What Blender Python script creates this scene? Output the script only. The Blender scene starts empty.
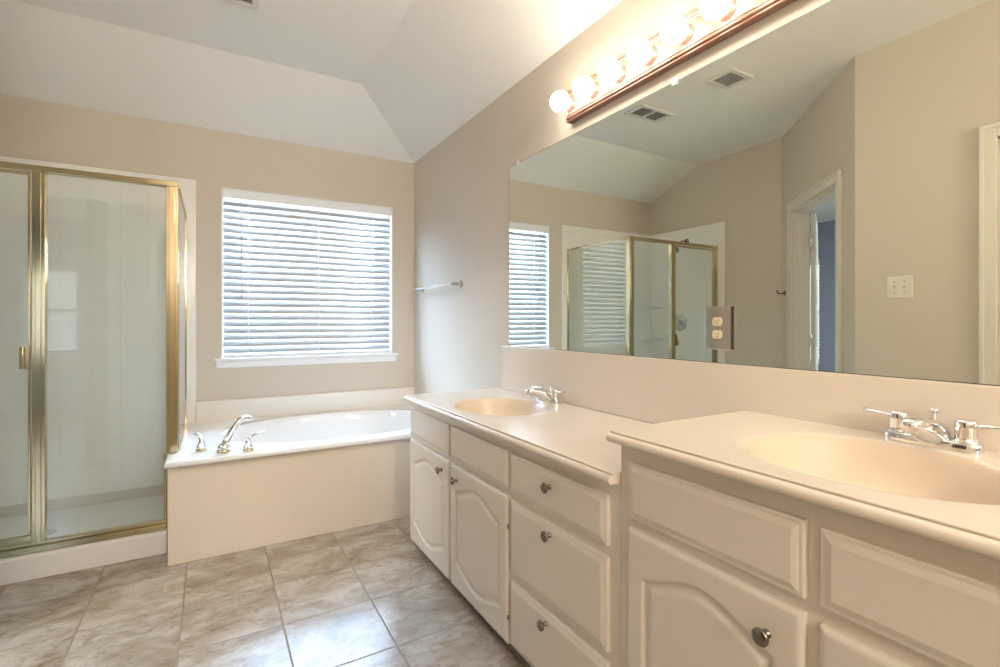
import bpy, math
from mathutils import Vector, Matrix

S = bpy.context.scene
COL = S.collection

# ---------------------------------------------------------------- camera
H = 1.2036
YAW = 0.5271
cam_d = bpy.data.cameras.new('camera')
cam_d.sensor_width = 36.0
cam_d.sensor_fit = 'HORIZONTAL'
cam_d.lens = 495.08 / 1000.0 * 36.0
cam_d.shift_y = -(333.5 - 321.5) / 1000.0
cam_d.clip_start = 0.02
cam = bpy.data.objects.new('camera', cam_d)
COL.objects.link(cam)
cam.location = (0, 0, H)
cam.rotation_euler = (math.pi / 2, 0, -YAW)
S.camera = cam

# ---------------------------------------------------------------- view, world, daylight
S.view_settings.view_transform = 'Standard'
S.view_settings.look = 'None'
S.view_settings.gamma = 1.0
S.view_settings.use_curve_mapping = False
S.view_settings.exposure = 1.95
S.cycles.use_denoising = True
S.cycles.max_bounces = 14
S.cycles.diffuse_bounces = 6
S.cycles.glossy_bounces = 6
S.cycles.transparent_max_bounces = 16
S.cycles.sample_clamp_indirect = 6.0

W = bpy.data.worlds.new('sky')
S.world = W
W.use_nodes = True
bgn = W.node_tree.nodes['Background']
_nt = W.node_tree
_tc = _nt.nodes.new('ShaderNodeTexCoord')
_sx = _nt.nodes.new('ShaderNodeSeparateXYZ')
_rm = _nt.nodes.new('ShaderNodeValToRGB')          # bright sky; horizon band dimmed to keep the blind gaps from glaring
_rm.color_ramp.elements[0].position = 0.44
_rm.color_ramp.elements[0].color = (0.06, 0.06, 0.06, 1)
_rm.color_ramp.elements[1].position = 0.68
_rm.color_ramp.elements[1].color = (0.53, 0.72, 1.0, 1)
for _p, _c in ((0.50, (0.10, 0.103, 0.107, 1)), (0.62, (0.10, 0.105, 0.11, 1))):
    _e = _rm.color_ramp.elements.new(_p)
    _e.color = _c
_mr = _nt.nodes.new('ShaderNodeMapRange')
_mr.inputs[1].default_value = -1
_mr.inputs[2].default_value = 1
_nt.links.new(_tc.outputs['Generated'], _sx.inputs[0])
_nt.links.new(_sx.outputs['Z'], _mr.inputs[0])
_nt.links.new(_mr.outputs[0], _rm.inputs['Fac'])
_nt.links.new(_rm.outputs['Color'], bgn.inputs['Color'])
bgn.inputs['Strength'].default_value = 7.2

BULB_STRENGTH = 7.0
BULB_COLOR = (1.0, 0.89, 0.73)


def area_light(name, loc, rot, sx, sy, energy, color, portal=False):
    d = bpy.data.lights.new(name, 'AREA')
    d.shape = 'RECTANGLE'
    d.size = sx
    d.size_y = sy
    d.energy = energy
    d.color = color
    if portal:
        d.cycles.is_portal = True
    o = bpy.data.objects.new(name, d)
    COL.objects.link(o)
    o.location = loc
    o.rotation_euler = rot
    return o


# sky portals just outside the windows (they only guide sampling of the sky)
area_light('window_portal', (0.67, 4.16, 1.54), (math.radians(-90), 0, 0), 1.3, 1.3, 1, (1, 1, 1), True)
area_light('bedroom_portal', (-1.89, -2.72, 1.35), (math.radians(90), 0, 0), 0.65, 1.25, 1, (1, 1, 1), True)
area_light('bedroom_side_portal', (-4.72, 4.30, 1.4), (0, math.radians(-90), 0), 1.6, 1.0, 1, (1, 1, 1), True)
# added fill lights out of view: one behind the camera, one in the bedroom
area_light('back_wall_fill', (0.35, -1.93, 2.0), (math.radians(108), 0, 0), 0.6, 0.6, 16.5, (1.0, 0.89, 0.755))
area_light('bedroom_fill', (-2.8, 1.0, 2.58), (0, 0, 0), 0.6, 0.6, 30, (1.0, 1.0, 0.96))


# ---------------------------------------------------------------- materials
def new_mat(name):
    m = bpy.data.materials.new(name)
    m.use_nodes = True
    nt = m.node_tree
    for n in list(nt.nodes):
        nt.nodes.remove(n)
    out = nt.nodes.new('ShaderNodeOutputMaterial')
    return m, nt, out


def N(nt, kind, **kw):
    n = nt.nodes.new(kind)
    for k, v in kw.items():
        setattr(n, k, v)
    return n


def principled(name, color, rough=0.5, metal=0.0, noise=0.0, nscale=6.0, bump=0.0, bscale=200.0, spec=0.5,
               coat=0.0):
    """plain paint/metal with faint procedural mottling and a fine bump"""
    m, nt, out = new_mat(name)
    p = N(nt, 'ShaderNodeBsdfPrincipled')
    p.inputs['Roughness'].default_value = rough
    p.inputs['Metallic'].default_value = metal
    p.inputs['Specular IOR Level'].default_value = spec
    p.inputs['Coat Weight'].default_value = coat
    p.inputs['Coat Roughness'].default_value = 0.08
    c = (*color, 1)
    tc = N(nt, 'ShaderNodeTexCoord')
    if noise > 0:
        tx = N(nt, 'ShaderNodeTexNoise')
        tx.inputs['Scale'].default_value = nscale
        tx.inputs['Detail'].default_value = 4
        nt.links.new(tc.outputs['Object'], tx.inputs['Vector'])
        mx = N(nt, 'ShaderNodeMix', data_type='RGBA')
        mx.inputs[6].default_value = tuple(x * (1 - noise) for x in color) + (1,)
        mx.inputs[7].default_value = tuple(min(1, x * (1 + noise)) for x in color) + (1,)
        nt.links.new(tx.outputs['Fac'], mx.inputs[0])
        nt.links.new(mx.outputs[2], p.inputs['Base Color'])
    else:
        p.inputs['Base Color'].default_value = c
    if bump > 0:
        tb = N(nt, 'ShaderNodeTexNoise')
        tb.inputs['Scale'].default_value = bscale
        tb.inputs['Detail'].default_value = 3
        nt.links.new(tc.outputs['Object'], tb.inputs['Vector'])
        b = N(nt, 'ShaderNodeBump')
        b.inputs['Strength'].default_value = bump
        b.inputs['Distance'].default_value = 0.002
        nt.links.new(tb.outputs['Fac'], b.inputs['Height'])
        nt.links.new(b.outputs['Normal'], p.inputs['Normal'])
    nt.links.new(p.outputs['BSDF'], out.inputs['Surface'])
    return m


def emission(name, color, strength):
    m, nt, out = new_mat(name)
    e = N(nt, 'ShaderNodeEmission')
    e.inputs['Color'].default_value = (*color, 1)
    e.inputs['Strength'].default_value = strength
    nt.links.new(e.outputs['Emission'], out.inputs['Surface'])
    return m


def thin_glass(name, tint, ior=1.5, film=0.0):
    m, nt, out = new_mat(name)
    tr = N(nt, 'ShaderNodeBsdfTransparent')
    tr.inputs['Color'].default_value = (*tint, 1)
    last = tr.outputs[0]
    if film > 0:
        df = N(nt, 'ShaderNodeBsdfDiffuse')
        df.inputs['Color'].default_value = (0.80, 0.86, 0.86, 1)
        tl = N(nt, 'ShaderNodeBsdfTranslucent')
        tl.inputs['Color'].default_value = (0.86, 0.92, 0.92, 1)
        hf = N(nt, 'ShaderNodeMixShader')
        nt.links.new(df.outputs[0], hf.inputs[1])
        nt.links.new(tl.outputs[0], hf.inputs[2])
        mx = N(nt, 'ShaderNodeMixShader')
        mx.inputs[0].default_value = film
        nt.links.new(last, mx.inputs[1])
        nt.links.new(hf.outputs[0], mx.inputs[2])
        last = mx.outputs[0]
    gl = N(nt, 'ShaderNodeBsdfGlossy')
    gl.inputs['Roughness'].default_value = 0.015
    # Schlick reflectance of a thin pane, the same from both faces
    f0 = ((ior - 1) / (ior + 1)) ** 2
    ge = N(nt, 'ShaderNodeNewGeometry')
    dt = N(nt, 'ShaderNodeVectorMath', operation='DOT_PRODUCT')
    nt.links.new(ge.outputs['Normal'], dt.inputs[0])
    nt.links.new(ge.outputs['Incoming'], dt.inputs[1])
    ab = N(nt, 'ShaderNodeMath', operation='ABSOLUTE')
    nt.links.new(dt.outputs['Value'], ab.inputs[0])
    iv = N(nt, 'ShaderNodeMath', operation='SUBTRACT')
    iv.inputs[0].default_value = 1.0
    nt.links.new(ab.outputs[0], iv.inputs[1])
    pw = N(nt, 'ShaderNodeMath', operation='POWER')
    pw.inputs[1].default_value = 5.0
    nt.links.new(iv.outputs[0], pw.inputs[0])
    fr = N(nt, 'ShaderNodeMath', operation='MULTIPLY_ADD')
    fr.inputs[1].default_value = 1 - f0
    fr.inputs[2].default_value = f0
    nt.links.new(pw.outputs[0], fr.inputs[0])
    mx2 = N(nt, 'ShaderNodeMixShader')
    nt.links.new(fr.outputs[0], mx2.inputs[0])
    nt.links.new(last, mx2.inputs[1])
    nt.links.new(gl.outputs[0], mx2.inputs[2])
    nt.links.new(mx2.outputs[0], out.inputs['Surface'])
    return m


def tile_floor(name):
    m, nt, out = new_mat(name)
    L = nt.links.new
    p = N(nt, 'ShaderNodeBsdfPrincipled')
    tc = N(nt, 'ShaderNodeTexCoord')
    mp = N(nt, 'ShaderNodeMapping')
    mp.inputs['Location'].default_value = (0.105 + 0.35 * 20, -0.03 + 0.35 * 20, 0)
    L(tc.outputs['Object'], mp.inputs['Vector'])
    br = N(nt, 'ShaderNodeTexBrick')
    br.offset = 0.0
    br.squash = 1.0
    br.inputs['Scale'].default_value = 1.0
    br.inputs['Brick Width'].default_value = 0.35
    br.inputs['Row Height'].default_value = 0.35
    br.inputs['Mortar Size'].default_value = 0.0035
    br.inputs['Mortar Smooth'].default_value = 0.25
    br.inputs['Bias'].default_value = 0.0
    br.inputs['Color1'].default_value = (0.0, 0.0, 0.0, 1)
    br.inputs['Color2'].default_value = (1, 1, 1, 1)
    br.inputs['Mortar'].default_value = (0.5, 0.5, 0.5, 1)
    L(mp.outputs[0], br.inputs['Vector'])
    # every tile gets its own offset into the stone noise
    ad = N(nt, 'ShaderNodeVectorMath', operation='MULTIPLY_ADD')
    ad.inputs[1].default_value = (3.0, 5.0, 7.0)
    L(br.outputs['Color'], ad.inputs[0])
    L(mp.outputs[0], ad.inputs[2])
    st = N(nt, 'ShaderNodeMapping')
    st.inputs['Rotation'].default_value = (0, 0, math.radians(25))
    st.inputs['Scale'].default_value = (1.0, 1.7, 1.0)
    L(ad.outputs[0], st.inputs['Vector'])
    n1 = N(nt, 'ShaderNodeTexNoise')
    n1.inputs['Scale'].default_value = 3.4
    n1.inputs['Detail'].default_value = 7
    n1.inputs['Roughness'].default_value = 0.62
    n1.inputs['Distortion'].default_value = 0.7
    L(st.outputs[0], n1.inputs['Vector'])
    r1 = N(nt, 'ShaderNodeValToRGB')
    e = r1.color_ramp.elements
    e[0].position = 0.30
    e[0].color = (0.25, 0.20, 0.145, 1)
    e[1].position = 0.66
    e[1].color = (0.55, 0.51, 0.455, 1)
    k = e.new(0.44)
    k.color = (0.375, 0.32, 0.255, 1)
    k = e.new(0.54)
    k.color = (0.47, 0.425, 0.37, 1)
    L(n1.outputs['Fac'], r1.inputs['Fac'])
    n2 = N(nt, 'ShaderNodeTexNoise')
    n2.inputs['Scale'].default_value = 16.0
    n2.inputs['Detail'].default_value = 6
    n2.inputs['Roughness'].default_value = 0.7
    n2.inputs['Distortion'].default_value = 1.2
    L(st.outputs[0], n2.inputs['Vector'])
    r2 = N(nt, 'ShaderNodeValToRGB')
    r2.color_ramp.elements[0].position = 0.34
    r2.color_ramp.elements[0].color = (0.60, 0.55, 0.49, 1)
    r2.color_ramp.elements[1].position = 0.50
    r2.color_ramp.elements[1].color = (1, 1, 1, 1)
    L(n2.outputs['Fac'], r2.inputs['Fac'])
    mu = N(nt, 'ShaderNodeMix', data_type='RGBA', blend_type='MULTIPLY')
    mu.inputs[0].default_value = 0.8
    L(r1.outputs['Color'], mu.inputs[6])
    L(r2.outputs['Color'], mu.inputs[7])
    gm = N(nt, 'ShaderNodeMix', data_type='RGBA')
    gm.inputs[7].default_value = (0.27, 0.235, 0.20, 1)
    L(br.outputs['Fac'], gm.inputs[0])
    L(mu.outputs[2], gm.inputs[6])
    L(gm.outputs[2], p.inputs['Base Color'])
    rr = N(nt, 'ShaderNodeMapRange')
    rr.inputs[3].default_value = 0.20
    rr.inputs[4].default_value = 0.8
    L(br.outputs['Fac'], rr.inputs[0])
    L(rr.outputs[0], p.inputs['Roughness'])
    b = N(nt, 'ShaderNodeBump')
    b.inputs['Strength'].default_value = 0.5
    b.inputs['Distance'].default_value = 0.002
    sub = N(nt, 'ShaderNodeMath', operation='MULTIPLY_ADD')
    sub.inputs[1].default_value = 0.04
    inv = N(nt, 'ShaderNodeMath', operation='SUBTRACT')
    inv.inputs[0].default_value = 1.0
    L(br.outputs['Fac'], inv.inputs[1])
    L(n1.outputs['Fac'], sub.inputs[0])
    L(inv.outputs[0], sub.inputs[2])
    L(sub.outputs[0], b.inputs['Height'])
    L(b.outputs['Normal'], p.inputs['Normal'])
    L(p.outputs['BSDF'], out.inputs['Surface'])
    return m


def surround_mat(name):
    """white moulded surround with faint square tile grooves"""
    m, nt, out = new_mat(name)
    L = nt.links.new
    p = N(nt, 'ShaderNodeBsdfPrincipled')
    p.inputs['Roughness'].default_value = 0.22
    tc = N(nt, 'ShaderNodeTexCoord')
    sx = N(nt, 'ShaderNodeSeparateXYZ')
    L(tc.outputs['Object'], sx.inputs[0])
    add = N(nt, 'ShaderNodeMath', operation='ADD')
    L(sx.outputs['X'], add.inputs[0])
    L(sx.outputs['Y'], add.inputs[1])
    cb = N(nt, 'ShaderNodeCombineXYZ')
    L(add.outputs[0], cb.inputs[0])
    L(sx.outputs['Z'], cb.inputs[1])
    br = N(nt, 'ShaderNodeTexBrick')
    br.offset = 0.0
    br.inputs['Scale'].default_value = 1.0
    br.inputs['Brick Width'].default_value = 0.15
    br.inputs['Row Height'].default_value = 0.15
    br.inputs['Mortar Size'].default_value = 0.0025
    br.inputs['Mortar Smooth'].default_value = 0.3
    br.inputs['Color1'].default_value = (0.92, 0.905, 0.87, 1)
    br.inputs['Color2'].default_value = (0.93, 0.915, 0.88, 1)
    br.inputs['Mortar'].default_value = (0.85, 0.835, 0.80, 1)
    L(cb.outputs[0], br.inputs['Vector'])
    L(br.outputs['Color'], p.inputs['Base Color'])
    L(p.outputs['BSDF'], out.inputs['Surface'])
    return m


def slat_mat(name):
    m, nt, out = new_mat(name)
    d = N(nt, 'ShaderNodeBsdfPrincipled')
    d.inputs['Base Color'].default_value = (0.50, 0.495, 0.485, 1)
    d.inputs['Roughness'].default_value = 0.35
    t = N(nt, 'ShaderNodeBsdfTranslucent')
    t.inputs['Color'].default_value = (0.85, 0.88, 0.92, 1)
    mx = N(nt, 'ShaderNodeMixShader')
    mx.inputs[0].default_value = 0.05
    nt.links.new(d.outputs[0], mx.inputs[1])
    nt.links.new(t.outputs[0], mx.inputs[2])
    nt.links.new(mx.outputs[0], out.inputs['Surface'])
    return m


M = {}
M['wall'] = principled('wall_paint', (0.67, 0.605, 0.515), 0.62, noise=0.02, nscale=2.0, bump=0.12, bscale=160)
M['ceiling'] = principled('ceiling_paint', (0.88, 0.875, 0.85), 0.8, noise=0.015, nscale=2.0, bump=0.25, bscale=120)
M['blue_wall'] = principled('bedroom_paint', (0.36, 0.42, 0.52), 0.7, noise=0.02, bump=0.1)
M['trim'] = principled('trim_paint', (0.78, 0.74, 0.67), 0.35, noise=0.01)
M['white_trim'] = principled('sill_paint', (0.90, 0.91, 0.93), 0.35, noise=0.01)
M['floor'] = tile_floor('stone_floor_tile')
M['cabinet'] = principled('cabinet_paint', (0.75, 0.695, 0.62), 0.30, noise=0.012, nscale=5)
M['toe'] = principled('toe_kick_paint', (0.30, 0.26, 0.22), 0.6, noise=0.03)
M['marble'] = principled('cultured_marble', (0.80, 0.72, 0.635), 0.22, noise=0.015, nscale=3, spec=0.5)
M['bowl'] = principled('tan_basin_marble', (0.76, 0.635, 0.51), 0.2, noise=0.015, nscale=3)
M['acrylic'] = principled('white_acrylic', (0.88, 0.87, 0.86), 0.12, noise=0.006, nscale=3)
M['splash'] = principled('splash_ledge_acrylic', (0.86, 0.82, 0.76), 0.16, noise=0.008, nscale=3)
M['apron'] = principled('tub_apron_panel', (0.72, 0.635, 0.525), 0.25, noise=0.01, nscale=3)
M['surround'] = surround_mat('shower_surround_tile')
M['chrome'] = principled('chrome', (0.82, 0.83, 0.85), 0.06, metal=1.0, noise=0.01)
M['nickel'] = principled('brushed_nickel', (0.27, 0.235, 0.20), 0.24, metal=1.0, noise=0.06, nscale=40)
M['pewter'] = principled('pewter', (0.50, 0.49, 0.48), 0.22, metal=1.0, noise=0.03, nscale=30)
M['brass'] = principled('polished_brass', (0.56, 0.475, 0.30), 0.14, metal=1.0, noise=0.03, nscale=20)
M['copper'] = principled('rose_metal', (0.36, 0.20, 0.15), 0.34, metal=0.4, noise=0.04, nscale=15)
M['copper_trim'] = principled('rose_moulding', (0.34, 0.18, 0.135), 0.28, metal=0.35, noise=0.06, nscale=25)
M['bulb'] = emission('lit_globe', BULB_COLOR, BULB_STRENGTH)
M['mirror'] = principled('mirror_silver', (0.80, 0.83, 0.76), 0.0, metal=1.0)
M['mirror_edge'] = principled('mirror_edge', (0.10, 0.10, 0.09), 0.3, noise=0.05)
M['clip'] = principled('clear_clip', (0.85, 0.82, 0.78), 0.2, noise=0.02)
M['shower_glass'] = thin_glass('shower_glass', (0.965, 0.985, 0.975), 1.55, film=0.10)
M['clear_glass'] = thin_glass('clear_shower_glass', (0.94, 0.97, 0.955), 1.75, film=0.02)
M['window_glass'] = thin_glass('window_glass', (0.96, 0.98, 0.98), 1.45)
M['slat'] = slat_mat('blind_slat')
M['blind_rail'] = principled('blind_rail', (0.90, 0.94, 1.0), 0.35, noise=0.01)
M['vinyl'] = principled('window_vinyl', (0.85, 0.85, 0.85), 0.4, noise=0.01)
M['plate'] = principled('outlet_plate', (0.78, 0.72, 0.68), 0.10, metal=1.0, noise=0.03)
M['ivory'] = principled('ivory_plastic', (0.80, 0.70, 0.52), 0.35, noise=0.01)
M['switch'] = principled('switch_plastic', (0.80, 0.76, 0.69), 0.35, noise=0.01)
M['dark'] = principled('dark_gap', (0.03, 0.028, 0.025), 0.6, noise=0.05)
M['vent'] = principled('vent_enamel', (0.74, 0.73, 0.70), 0.45, noise=0.01)
M['vent_dark'] = principled('vent_shadow', (0.16, 0.16, 0.15), 0.7, noise=0.05)
M['acrylic_bar'] = principled('pale_bar', (0.86, 0.87, 0.88), 0.12, noise=0.01)
M['door_paint'] = principled('door_paint', (0.70, 0.71, 0.72), 0.4, noise=0.01)
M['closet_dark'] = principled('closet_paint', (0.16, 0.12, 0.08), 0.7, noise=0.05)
M['carpet'] = principled('bedroom_carpet', (0.40, 0.36, 0.31), 0.95, noise=0.15, nscale=60, bump=0.6, bscale=300)


# ---------------------------------------------------------------- mesh helpers
class MB:
    def __init__(self):
        self.v, self.f, self.sm = [], [], []

    def add(self, vs, fs, smooth=False):
        b = len(self.v)
        self.v += [tuple(p) for p in vs]
        self.f += [tuple(i + b for i in f) for f in fs]
        self.sm += [smooth] * len(fs)
        return self

    def box(self, x0, x1, y0, y1, z0, z1):
        x0, x1 = min(x0, x1), max(x0, x1)
        y0, y1 = min(y0, y1), max(y0, y1)
        z0, z1 = min(z0, z1), max(z0, z1)
        vs = [(x, y, z) for z in (z0, z1) for y in (y0, y1) for x in (x0, x1)]
        fs = [(0, 2, 3, 1), (4, 5, 7, 6), (0, 1, 5, 4), (2, 6, 7, 3), (0, 4, 6, 2), (1, 3, 7, 5)]
        return self.add(vs, fs)

    def obox(self, o, u, w, a0, a1, b0, b1, z0, z1):
        """box along unit vectors u (a) and w (b) in plan from origin o"""
        vs = []
        for z in (z0, z1):
            for b in (b0, b1):
                for a in (a0, a1):
                    vs.append((o[0] + u[0] * a + w[0] * b, o[1] + u[1] * a + w[1] * b, z))
        fs = [(0, 2, 3, 1), (4, 5, 7, 6), (0, 1, 5, 4), (2, 6, 7, 3), (0, 4, 6, 2), (1, 3, 7, 5)]
        return self.add(vs, fs)

    def tube(self, pts, rad, seg=12, caps=True, squash=None):
        """round tube through pts; rad a number or list; squash = (up vector, factor) flattens it"""
        pts = [Vector(p) for p in pts]
        if not isinstance(rad, (list, tuple)):
            rad = [rad] * len(pts)
        n = len(pts)
        t = [(pts[min(i + 1, n - 1)] - pts[max(i - 1, 0)]).normalized() for i in range(n)]
        a = Vector((0, 0, 1)) if abs(t[0].z) < 0.9 else Vector((1, 0, 0))
        if squash:
            a = Vector(squash[0])
        nrm = (a - t[0] * a.dot(t[0])).normalized()
        vs, fs = [], []
        for i in range(n):
            nrm = (nrm - t[i] * nrm.dot(t[i])).normalized()
            bi = t[i].cross(nrm)
            for k in range(seg):
                an = 2 * math.pi * k / seg
                fk = squash[1] if squash else 1.0
                vs.append(pts[i] + nrm * (math.cos(an) * rad[i] * fk) + bi * (math.sin(an) * rad[i]))
        for i in range(n - 1):
            for k in range(seg):
                k2 = (k + 1) % seg
                fs.append((i * seg + k, i * seg + k2, (i + 1) * seg + k2, (i + 1) * seg + k))
        self.add(vs, fs, True)
        if caps:
            b = len(self.v) - n * seg
            self.f += [tuple(b + k for k in reversed(range(seg))), tuple(b + (n - 1) * seg + k for k in range(seg))]
            self.sm += [False, False]
        return self

    def lathe(self, c, axis, prof, seg=24, smooth=True):
        """prof = [(distance along axis, radius)...]"""
        ax = Vector(axis).normalized()
        a = Vector((0, 0, 1)) if abs(ax.z) < 0.9 else Vector((1, 0, 0))
        u = (a - ax * a.dot(ax)).normalized()
        w = ax.cross(u)
        c = Vector(c)
        vs, fs = [], []
        for d, r in prof:
            for k in range(seg):
                an = 2 * math.pi * k / seg
                vs.append(c + ax * d + (u * math.cos(an) + w * math.sin(an)) * max(r, 1e-5))
        n = len(prof)
        for i in range(n - 1):
            for k in range(seg):
                k2 = (k + 1) % seg
                fs.append((i * seg + k, i * seg + k2, (i + 1) * seg + k2, (i + 1) * seg + k))
        fs.append(tuple(reversed(range(seg))))
        fs.append(tuple((n - 1) * seg + k for k in range(seg)))
        self.add(vs, fs, smooth)
        return self

    def sphere(self, c, r, seg=24, rings=16, sc=(1, 1, 1)):
        vs, fs = [], []
        for i in range(rings + 1):
            ph = math.pi * i / rings
            for k in range(seg):
                an = 2 * math.pi * k / seg
                vs.append((c[0] + r * sc[0] * math.sin(ph) * math.cos(an), c[1] + r * sc[1] * math.sin(ph) * math.sin(an),
                           c[2] + r * sc[2] * math.cos(ph)))
        for i in range(rings):
            for k in range(seg):
                k2 = (k + 1) % seg
                fs.append((i * seg + k, (i + 1) * seg + k, (i + 1) * seg + k2, i * seg + k2))
        return self.add(vs, fs, True)

    def extrude_y(self, prof, y0, y1, smooth=False):
        """prof = closed list of (x, z), extruded along y"""
        n = len(prof)
        vs = [(x, y0, z) for x, z in prof] + [(x, y1, z) for x, z in prof]
        fs = [(i, (i + 1) % n, n + (i + 1) % n, n + i) for i in range(n)]
        self.add(vs, fs, smooth)
        self.add(vs, [tuple(reversed(range(n))), tuple(range(n, 2 * n))])
        return self

    def extrude_x(self, prof, x0, x1, smooth=False):
        """prof = closed list of (y, z), extruded along x"""
        n = len(prof)
        vs = [(x0, y, z) for y, z in prof] + [(x1, y, z) for y, z in prof]
        fs = [(i, (i + 1) % n, n + (i + 1) % n, n + i) for i in range(n)]
        self.add(vs, fs, smooth)
        self.add(vs, [tuple(reversed(range(n))), tuple(range(n, 2 * n))])
        return self

    def poly(self, pts, smooth=False):
        return self.add(pts, [tuple(range(len(pts)))], smooth)


ORG = {}


def link(o):
    COL.objects.link(o)
    return o


def build(mb, name, mat, parent=None, bevel=0.0, seg=2, label=None, weld=False):
    """ONE mesh object; vertices given in world space, origin at its base (or at the parent's origin)"""
    if parent is not None:
        og = ORG[parent.name]
    else:
        xs, ys, zs = zip(*mb.v)
        og = ((min(xs) + max(xs)) / 2, (min(ys) + max(ys)) / 2, min(zs))
        if mat in (M['floor'], M['surround']):
            og = (0, 0, 0)
    me = bpy.data.meshes.new(name)
    me.from_pydata([(x - og[0], y - og[1], z - og[2]) for x, y, z in mb.v], [], mb.f)
    me.polygons.foreach_set('use_smooth', mb.sm)
    me.materials.append(mat)
    import bmesh
    bm = bmesh.new()
    bm.from_mesh(me)
    if weld:
        bmesh.ops.remove_doubles(bm, verts=bm.verts, dist=1e-5)
    bmesh.ops.recalc_face_normals(bm, faces=bm.faces)
    bm.to_mesh(me)
    bm.free()
    o = link(bpy.data.objects.new(name, me))
    ORG[o.name] = og
    if parent is not None:
        o.parent = parent
    else:
        o.location = og
    if bevel > 0:
        md = o.modifiers.new('bevel', 'BEVEL')
        md.width = bevel
        md.segments = seg
        md.limit_method = 'ANGLE'
        md.angle_limit = math.radians(40)
        md.harden_normals = False
    if label:
        o['label'] = label
    return o


def thing(name, label, cat, loc, group=None):
    o = link(bpy.data.objects.new(name, None))
    o.empty_display_size = 0.05
    o.location = loc
    ORG[o.name] = tuple(loc)
    return tag(o, label, cat, group)


def tag(o, label, cat, group=None, kind=None):
    o['label'] = label
    o['category'] = cat
    if group:
        o['group'] = group
    if kind:
        o['kind'] = kind
    return o


def struct(o, label, cat):
    return tag(o, label, cat, kind='structure')


def copy_tree(o, parent=None):
    c = o.copy()
    COL.objects.link(c)
    ORG[c.name] = ORG[o.name]
    if parent is not None:
        c.parent = parent
    for ch in [x for x in S.objects if x.parent == o]:
        copy_tree(ch, c)
    return c


# ================================================================ ROOM SHELL
XR = 1.472      # mirror wall
XL = -1.35      # left wall
YF = 3.97       # window wall
XW = -0.42      # wall with the light switch, left of the camera
YB = -2.0       # behind the camera
ZC, ZT = 2.536, 2.80   # spring of the ceiling, flat top
A = (XL, 2.49)
B = (XW, 1.503)
TH = 0.11
WT = 2.9        # walls run up behind the ceiling


def wall(name, p0, p1, out, mat, label, z1=WT, openings=(), th=TH, ext0=0.0, ext1=0.0):
    """wall from p0 to p1, thickness towards `out`; openings = (a0, a1, z0, z1) along it"""
    d = Vector((p1[0] - p0[0], p1[1] - p0[1]))
    Ln = d.length
    u = d / Ln
    m = MB()
    cuts = sorted(openings)
    pos = -ext0
    for a0, a1, zz0, zz1 in cuts:
        m.obox(p0, u, out, pos, a0, 0, th, 0, z1)
        if zz0 > 0:
            m.obox(p0, u, out, a0, a1, 0, th, 0, zz0)
        m.obox(p0, u, out, a0, a1, 0, th, zz1, z1)
        pos = a1
    m.obox(p0, u, out, pos, Ln + ext1, 0, th, 0, z1)
    return struct(build(m, name, mat), label, 'wall')


WX0, WX1, WZ0, WZ1 = 0.058, 1.286, 0.945, 2.142     # bathroom window opening
wall('wall_far', (XL, YF), (XR, YF), (0, 1), M['wall'], 'beige window wall behind the bathtub and shower',
     openings=[(WX0 - XL, WX1 - XL, WZ0, WZ1)], ext0=TH, ext1=TH)
wall('wall_right', (XR, YB), (XR, YF), (1, 0), M['wall'], 'long beige wall carrying the vanity mirror and towel bar', ext0=TH)
wall('wall_left', A, (XL, YF), (-1, 0), M['wall'], 'beige wall at the back of the shower, seen in the mirror')
ua = Vector((B[0] - A[0], B[1] - A[1])).normalized()
na = Vector((-ua[1], ua[0]))
na = na if na[0] < 0 else -na          # towards the bedroom
DA0, DA1, DH = 0.283, 1.126, 2.105
wall('wall_angled', A, B, na, M['wall'], 'angled beige wall with the bedroom doorway, seen in the mirror',
     openings=[(DA0, DA1, 0, DH)])
C0, C1 = 0.11, 0.875
wall('wall_near', (XW, YB), B, (-1, 0), M['wall'], 'warm beige wall with the double light switch, seen in the mirror',
     openings=[(C0 - YB, C1 - YB, 0, 2.115)])
wall('wall_back', (XW, YB), (XR, YB), (0, -1), M['wall'], 'plain beige wall behind the camera', ext0=TH, ext1=TH)

# ceiling: flat middle with slopes down to the window wall and the mirror wall
CX, CY = 0.87, 3.345
s_y = (ZT - ZC) / (YF - CY)
s_x = (ZT - ZC) / (XR - CX)
ex = 0.05
m = MB()
m.poly([(XL - ex, YB - ex, ZT), (CX, YB - ex, ZT), (CX, CY, ZT), (XL - ex, CY, ZT)])
m.poly([(XL - ex, CY, ZT), (CX, CY, ZT), (XR + ex, YF + ex * s_x / s_y, ZC - ex * s_x), (XL - ex, YF + ex * s_x / s_y, ZC - ex * s_x)])
m.poly([(CX, YB - ex, ZT), (XR + ex, YB - ex, ZC - ex * s_x), (XR + ex, YF + ex * s_x / s_y, ZC - ex * s_x), (CX, CY, ZT)])
struct(build(m, 'ceiling', M['ceiling'], weld=True), 'off-white ceiling sloping down to the window wall and mirror wall', 'ceiling')

# floor
m = MB()
m.poly([(-4.8, -2.8, 0), (1.7, -2.8, 0), (1.7, 5.2, 0), (-4.8, 5.2, 0)])
m.poly([(-4.8, -2.8, -0.05), (1.7, -2.8, -0.05), (1.7, 5.2, -0.05), (-4.8, 5.2, -0.05)])
struct(build(m, 'floor', M['floor']), 'mottled grey and tan stone tile floor with thin grout lines', 'floor')

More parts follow.
